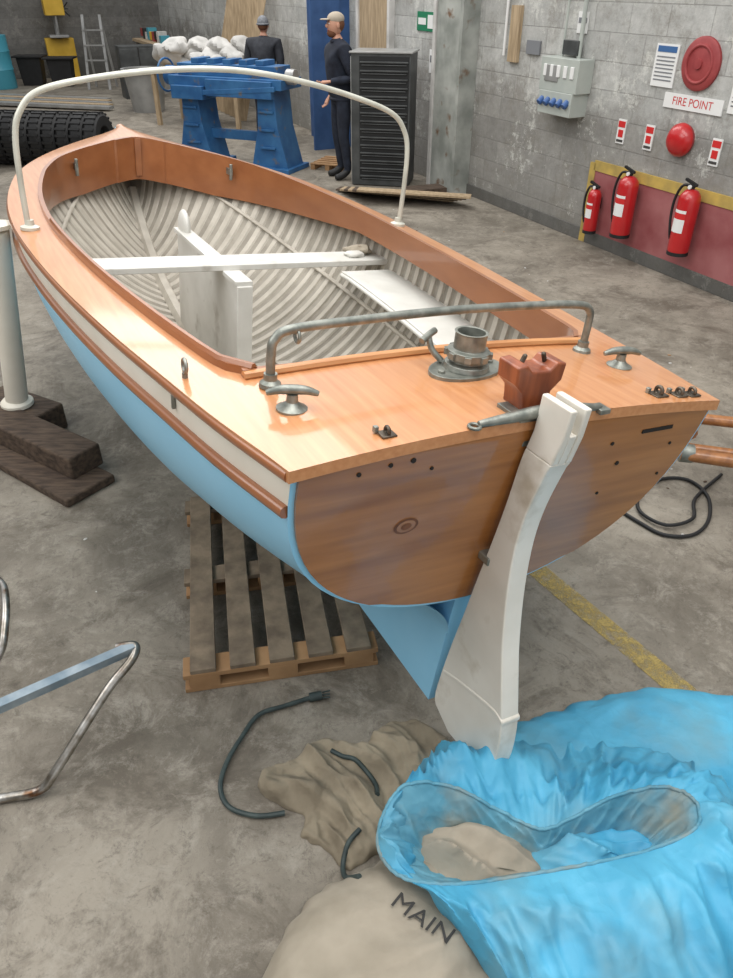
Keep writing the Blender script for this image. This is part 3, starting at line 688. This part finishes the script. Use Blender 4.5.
for k in range(5):b.cyl((-.19+.095*k,.18,-.19),(-.19+.095*k,.23,-.23),.03,m_plug,n=14);b.box((-.2+.1*k,.185,.05),(.05,.012,.1),m_wht)
b.box((.1,.185,.03),(.2,.01,.14),m_steel);b.cyl((-.1,.05,.12),(-.1,.05,.9),.02,m_box);b.cyl((.14,.05,.12),(.14,.05,.9),.012,m_box);b.box((.0,.06,.24),(.22,.05,.12),m_rack)
wmake(b,'electrical_panel',8.97,1.42,bevel=.006)
b=B();b.box((0,.02,0),(.16,.04,.5),m_plank);b.cyl((.16,.03,-.2),(.16,.03,1.4),.015,m_wht);b.box((-.32,.01,-.1),(.22,.02,.12),m_print);wmake(b,'wall_batten',9.95,1.72)
b=B();b.box((0,.09,2.2),(.55,.18,4.4),m_post);b.box((-.31,.11,2.2),(.06,.22,4.4),m_post);b.box((.31,.1,2.2),(.06,.2,4.4),m_sheet);wmake(b,'wall_pilaster',11.0,0)
b=B();b.box((0,.01,.06),(10,.02,.12),m_wallb);wmake(b,'baseboard_right',6.0,0)
b=B();b.box((0,.03,1.05),(1.0,.03,2.1),m_hole)  # dark panel painted in for the unlit space beyond the open doorway
for x in(-.55,.55):b.box((x,.09,1.1),(.1,.18,2.3),m_bluedoor)
b.box((0,.09,2.2),(1.2,.18,.12),m_bluedoor);b.box((-.62,.40,1.05),(.05,.45,2.1),m_bluedoor)
wmake(b,'door_1',14.7,0)
b=B();b.box((0,.03,1.05),(.9,.05,2.1),m_plank)
for x in(-.48,.48):b.box((x,.04,1.08),(.07,.08,2.16),m_sheet)
wmake(b,'door_2',13.2,0)
# ---------------- background furniture
b=B()
b.box((0,0,.74),(.72,.5,1.46),m_rack)
b.box((.04,-.252,.76),(.60,.01,1.36),m_rackd)
for k in range(15):
    z=.12+.09*k;b.box((.04,-.262,z),(.58,.03,.018),m_rack);b.box((.04,-.27,z-.03),(.54,.012,.010),m_rack)
b.box((0,0,1.48),(.76,.54,.02),m_steel);b.box((-.364,0,.74),(.01,.5,1.4),m_steel)
b.make('parts_drawer_rack',loc=(.22,10.25,0),rot=(0,0,D(-12)),bevel=.004)
b=B()
b.box((0,0,1.06),(1.75,.55,.12),m_bench_blue);b.box((0,0,1.19),(1.55,.35,.14),m_bench_blue);b.box((-.55,-.05,.93),(.5,.6,.16),m_bench_blue)
b.box((.25,-.3,1.0),(1.0,.06,.2),m_bench_blue)
for x in(-.6,.6):
    b.prism([(-.12,1.0),(.12,1.0),(.15,.55),(.28,.06),(.28,0),(-.28,0),(-.28,.06),(-.15,.55)],lambda a,c,h,x=x:Vector((x+a,h,c)),-.22,.22,m_bench_blue)
    b.box((x,0,.03),(.66,.6,.06),m_bench_blue)
    for k in range(3):b.box((x,-.235,.3+.22*k),(.22,.03,.03),m_bench_blue)
b.box((0,0,.4),(1.2,.08,.12),m_bench_blue);b.cyl((-.88,-.1,1.1),(-1.0,-.1,1.1),.12,m_bench_blue);b.cyl((.88,-.1,1.15),(1.0,-.1,1.15),.09,m_steel)
b.ring((-1.02,-.1,1.1),.2,.015,m_bench_blue,'x')
for k in range(5):b.box((-.5+.25*k,0,1.29),(.12,.3,.06),m_bench_blue)
b.beam((-.8,-.32,.9),(.8,-.32,1.02),.03,.06,m_bench_blue)
b.make('blue_folding_machine',loc=(-1.78,11.3,0),rot=(0,0,D(-24)),bevel=.01)
b=B();b.box((0,0,.85),(1.7,.9,.05),m_plank)
for x in(-.8,.8):
    for y in(-.4,.4):b.box((x,y,.42),(.07,.07,.84),m_plank)
def sack(q):return q*(1+.5*noise.noise(q*6))
for k in range(12):b.ell((-.7+.13*k,random.uniform(-.2,.2),.98+.12*(k%3)),(.22,.26,.15),m_sheet,R=(0,random.uniform(-25,25),random.uniform(0,90)),nu=24,nv=16,fn=sack)
b.make('sheet_covered_table',loc=(-2.85,14.9,0),rot=(0,0,D(-20)))
b=B()
for k in range(7):
    b.beam(W(17.3+.3*k,.75,0),W(17.1+.3*k,.08,2.6),.14,.03,m_plank)
b.make('leaning_planks')
b=B()
for k in range(6):
    b.beam((-.35+.05*k,9.75-.12*k,.03+.025*k),(1.0+.04*k,9.15-.05*k,.03+.02*k),.16,.02,m_plank if k%2 else m_timb)
b.box((.7,9.5,.05),(.5,.25,.1),m_timb,R=(0,0,20));b.make('timber_offcuts')
b=B()
for k in range(5):b.box((0,-.4+.2*k,.12),(.8,.12,.02),m_pale)
for x in(-.35,0,.35):b.box((x,0,.055),(.1,.9,.11),m_pale)
b.make('wooden_pallet',loc=(-.45,11.2,0),rot=(0,0,D(-20)),scale=.62)
for (x,y,z) in((-8.25,20.9,.62),(-7.45,20.7,.6)):
    b=B();b.prism([(-.28,-.2),(.28,-.2),(.28,.2),(-.28,.2)],lambda a,c,h:Vector((a*(.85+.25*h),c*(.85+.25*h),h)),0,z,m_black);b.box((0,0,z),(.72,.54,.04),m_black);b.make('plastic_crate',loc=(x,y,0),rot=(0,0,.1),bevel=.01)
b=B();b.rev([(.001,0),(.2,0),(.26,.45),(.29,.46),(.29,.5),(.25,.5),(.2,.06),(.001,.06)],(0,0,0),m_steel);b.make('plastic_tub',loc=(-4.35,16.5,0),scale=1.5)
b=B()
b.cyl((0,0,.0),(0,0,.05),.3,m_yel);b.cyl((0,0,.05),(0,0,1.6),.05,m_steel);b.box((0,-.1,1.45),(.4,.6,.42),m_yel);b.box((0,-.2,.85),(.4,.4,.05),m_steel);b.cyl((0,-.3,1.3),(0,-.3,1.0),.03,m_steel)
for k in range(3):b.tube([(.18,-.25,1.35),(.3,-.25+.15*math.cos(2.1*k),1.35+.15*math.sin(2.1*k))],.012,m_black,sm=1)
b.box((0,.05,.4),(.6,.4,.8),m_yel);b.make('drill_press',loc=(-7.9,22.2,0),rot=(0,0,.4),bevel=.01,scale=1.15)
b=B()
for k in range(9):
    b.rev([(.18,-.09),(.30,-.09),(.34,-.05),(.34,.05),(.30,.09),(.18,.09),(.16,0)],(-.2*k,.0,.34),m_black,R=(0,90,0),n=28)
    for j in range(24):
        a=2*math.pi*j/24;b.box((-.2*k,.34*math.cos(a),.34+.34*math.sin(a)),(.15,.03,.02),m_black,R=(math.degrees(a)-90,0,0))
b.make('row_of_tyres',loc=(-3.7,11.2,0.01),rot=(0,0,D(-8)))
for (n_,x,y,w,d_,h,m) in(('storage_cabinet',-8.2,25.6,1.2,.5,2.2,m_greend),('tool_cabinet',-10.9,24.0,1.1,.5,1.3,m_sheet),('tool_cabinet',-5.0,18.6,.8,.5,1.0,m_rack)):
    b=B();b.box((0,0,h/2),(w,d_,h),m);b.box((0,-d_/2-.005,h/2),(.015,.012,h*.95),m_hole)
    for sx in(-.25,.25):b.box((sx*w,-d_/2-.01,h/2),(w*.44,.015,h*.9),m);b.box((sx*w*.3,-d_/2-.025,h*.5),(.02,.03,.14),m_steel)
    b.make(n_,loc=(x,y,0),rot=(0,0,D(25)),bevel=.006)
b=B();b.rev([(.001,0),(.28,0),(.29,.02),(.28,.3),(.29,.32),(.28,.34),(.28,.6),(.29,.62),(.28,.64),(.28,.88),(.001,.88)],(0,0,0),m_teal);b.make('blue_drum',loc=(-8.8,20.2,0),scale=1.25)
b=B()
for x in(-.9,.9):
    for y in(-.25,.25):b.box((x,y,.9),(.05,.05,1.8),m_steel)
for k in range(4):
    b.box((0,0,.2+.5*k),(1.85,.55,.03),m_steel)
    for j in range(6):
        hh=random.uniform(.12,.34);b.box((-.75+.3*j,0,.215+.5*k+hh/2),(random.uniform(.14,.25),.35,hh),random.choice([m_sheet,m_teal,m_black,m_plank,m_disc]))
b.make('storage_shelves',loc=(-9.9,22.9,0),rot=(0,0,D(20)))
b=B()
for x in(-.25,.25):b.beam((x,0,0),(x*.8,.3,1.5),.06,.03,m_steel);b.beam((x,.6,0),(x*.8,.3,1.5),.05,.03,m_steel)
for k in range(4):b.beam((-.24,.05+.06*k,.3+.3*k),(.24,.05+.06*k,.3+.3*k),.06,.03,m_steel)
b.make('step_ladder',loc=(-6.35,19.9,0))
b=B()
for k in range(5):b.beam((-8.8+.1*k,18.6-.3*k,.06),(-5.5+.1*k,17.7-.3*k,.06),.2,.05,m_plank if k%2 else m_steel)
for k in range(3):b.beam((-7.6+.1*k,15.6-.3*k,.05),(-4.9+.1*k,15.1-.3*k,.05),.16,.04,m_timb if k%2 else m_steel)
b.make('stacked_boards')
b=B();b.box((0,0,.95),(2.4,.7,.06),m_plank);b.box((0,-.1,.5),(2.2,.5,.04),m_plank)
for x in(-1.1,0,1.1):b.box((x,.0,.46),(.07,.6,.92),m_steel)
for k in range(9):b.box((-1.0+.25*k,.05,1.05+.03*(k%3)),(.18,.2,.16+.08*(k%2)),[m_teal,m_sheet,m_black,m_disc,m_yel][k%5])
b.make('cluttered_workbench',loc=W(23.0,.9,0),rot=(0,0,WA))
# ---------------- people
def skin(vs,es,rs,sub=2):
    me=bpy.data.meshes.new('sk');me.from_pydata(vs,es,[]);ob=bpy.data.objects.new('sk',me);bpy.context.collection.objects.link(ob)
    ob.modifiers.new('k','SKIN');sv=me.skin_vertices[0].data
    for i,r in enumerate(rs):
        sv[i].radius=(r,r) if not isinstance(r,tuple) else r;sv[i].use_root=(i==0)
    q=ob.modifiers.new('s','SUBSURF');q.levels=sub;q.render_levels=sub
    bpy.context.view_layer.update();m2=bpy.data.meshes.new_from_object(ob.evaluated_get(bpy.context.evaluated_depsgraph_get()))
    out=([v.co.copy() for v in m2.vertices],[tuple(p.vertices) for p in m2.polygons])
    bpy.data.objects.remove(ob);return out
def person(name,loc,rot,arms,cloth,trous,hat,beard,lean=0,headyaw=0,scale=1,bulk=1):
    J=[('pel',(0,0,.95),.15),('bel',(0,-.01-lean*.3,1.1),.145*bulk),('che',(0,-lean*.8,1.28),.17*bulk),('sh',(0,.01-lean,1.42),.115*bulk),('nk',(0,-lean-.01,1.5),.06),('hd',(0,-.02-lean,1.58),.055)]
    E=[(0,1),(1,2),(2,3),(3,4),(4,5)]
    for sd,el,wr in((1,)+arms[0],(-1,)+arms[1]):
        o=len(J);J+=[('s',(sd*.17*bulk,-lean,1.41),.08*bulk),('u',tuple((Vector((sd*.2*bulk,-lean,1.38))+Vector(el))/2),.06*bulk),('e',el,.05*bulk),('w',wr,.034)];E+=[(3,o),(o,o+1),(o+1,o+2),(o+2,o+3)]
    for sd in(1,-1):
        o=len(J);J+=[('h',(sd*.09,0,.88),.1),('t',(sd*.105,-.01,.68),.088),('k',(sd*.11,-.02,.5),.068),('c',(sd*.115,.01,.33),.063),('a',(sd*.12,.03,.1),.05),('f',(sd*.125,-.06,.045),.045),('o',(sd*.13,-.15,.035),.036)];E+=[(0,o)]+[(o+k,o+k+1) for k in range(6)]
    vs,fs=skin([j[1] for j in J],E,[j[2] for j in J])
    b=B()
    g={cloth:[],trous:[],m_skin:[],m_black:[]}
    for f in fs:
        c=sum((vs[i] for i in f),Vector())/len(f)
        k=cloth if c.z>.86 else trous if c.z>.11 else m_black
        if c.z>1.52:k=m_skin
        g[k].append(f)
    for k,F in g.items():
        if F:
            ids=sorted({i for f in F for i in f});mp={i:n for n,i in enumerate(ids)}
            b.add([vs[i] for i in ids],[tuple(mp[i] for i in f) for f in F],k)
    for sd,el,wr in((1,)+arms[0],(-1,)+arms[1]):
        el,wr=Vector(el),Vector(wr);d=(wr-el).normalized();sx=d.cross(Vector((0,1,0))).normalized() if abs(d.y)<.9 else Vector((1,0,0));nrm=d.cross(sx)
        b.tube([wr-d*.01,wr+d*.04,wr+d*.09],lambda t:.026+.014*t,m_skin,n=10,flat=.55)
        for k in range(4):
            r0=wr+d*.085+sx*(-.03+.02*k);L=(.062,.075,.07,.055)[k];cu=nrm*.02
            b.tube([r0,r0+d*L*.5+cu*.3,r0+d*L*.9+cu*1.3],lambda t:.0095-.003*t,m_skin,n=6,sm=3)
        r0=wr+d*.03-sx*.028;b.tube([r0,r0+d*.03-sx*.02,r0+d*.06-sx*.022],lambda t:.011-.003*t,m_skin,n=6,sm=3)
    R=Matrix.Rotation(D(headyaw),3,'Z');hc=Vector((0,-.025-lean,1.655))
    def hf(q):
        q=q.copy()
        if q.z<0:q.x*=1+.9*q.z;q.y=q.y*(1+.5*q.z)-.012*(-q.z/.1)
        return q
    def A(v):return hc+R@Vector(v)
    b.ell(hc,(.076,.098,.118),m_skin,R=R,nu=24,nv=16,fn=hf)
    b.ell(A((0,-.103,-.012)),(.013,.022,.02),m_skin,R=R)
    for sx in(1,-1):
        b.ell(A((sx*.078,.005,-.008)),(.01,.02,.03),m_skin,R=R);b.ell(A((sx*.03,-.088,.012)),(.012,.009,.007),m_wht,R=R);b.ell(A((sx*.03,-.095,.012)),(.005,.004,.005),m_black,R=R)
        b.box(A((sx*.03,-.094,.03)),(.03,.008,.006),m_hair,R=R)
    b.ell(A((0,-.092,-.055)),(.022,.008,.006),m_disc,R=R)
    if beard:
        b.ell(A((0,-.045,-.085)),(.055,.058,.045),m_hair,R=R)
    b.ell(A((0,.03,.005)),(.076,.078,.085),m_hair,R=R)
    if hat=='cap':
        b.ell(A((0,.006,.058)),(.083,.102,.068),m_cap,R=R);b.ell(A((0,-.125,.052)),(.06,.06,.009),m_cap,R=R)
    else:
        b.ell(A((0,.008,.045)),(.088,.104,.09),m_bean,R=R);b.tube([A((.088*math.cos(a),.008+.106*math.sin(a),.018)) for a in[2*math.pi*k/20 for k in range(20)]],.014,m_bean,closed=True,sm=1)
    b.tube([(.075*math.cos(a),-lean-.005+.07*math.sin(a),1.49) for a in[2*math.pi*k/20 for k in range(20)]],.018,cloth,closed=True,sm=1)
    b.tube([(.165*math.cos(a),.125*math.sin(a),.9) for a in[2*math.pi*k/24 for k in range(24)]],.018,cloth,closed=True,sm=1)
    b.make(name,loc=loc,rot=rot,ang=70,recalc=False,scale=scale)
person('standing_man',(-.32,10.5,.0),(0,0,D(-68)),((( .26,.06,1.13),(.17,-.2,1.1)),((-.25,.06,1.12),(-.25,-.06,.9))),m_navy,m_navy,'cap',True,lean=.03,scale=1.05,bulk=1.08)
person('workman',(-1.60,13.1,-.0),(0,0,D(165)),(((.28,-.06,1.12),(.18,-.26,1.0)),((-.28,-.06,1.12),(-.18,-.26,1.0))),m_charc,m_navy,'beanie',False,lean=.1,headyaw=10,bulk=1.3,scale=.97)
# ---------------- light
w=bpy.data.worlds.new('world');bpy.context.scene.world=w;w.use_nodes=True
w.node_tree.nodes['Background'].inputs[0].default_value=(.97,.985,1,1);w.node_tree.nodes['Background'].inputs[1].default_value=.92
def area(name,loc,rot,sx,sy,e,c=(1,.98,.95)):
    l=bpy.data.lights.new(name,'AREA');l.shape='RECTANGLE';l.size=sx;l.size_y=sy;l.energy=e;l.color=c
    o=bpy.data.objects.new(name,l);bpy.context.collection.objects.link(o);o.location=loc;o.rotation_euler=rot
area('roof_light_near',(.3,2.4,5.5),(0,0,D(25)),3,7,270)
area('roof_light_far',(-2.5,12,5.8),(0,0,D(25)),3,10,360)
area('roof_light_side',(-4.5,1,4.8),(0,D(-45),D(10)),3,6,180)
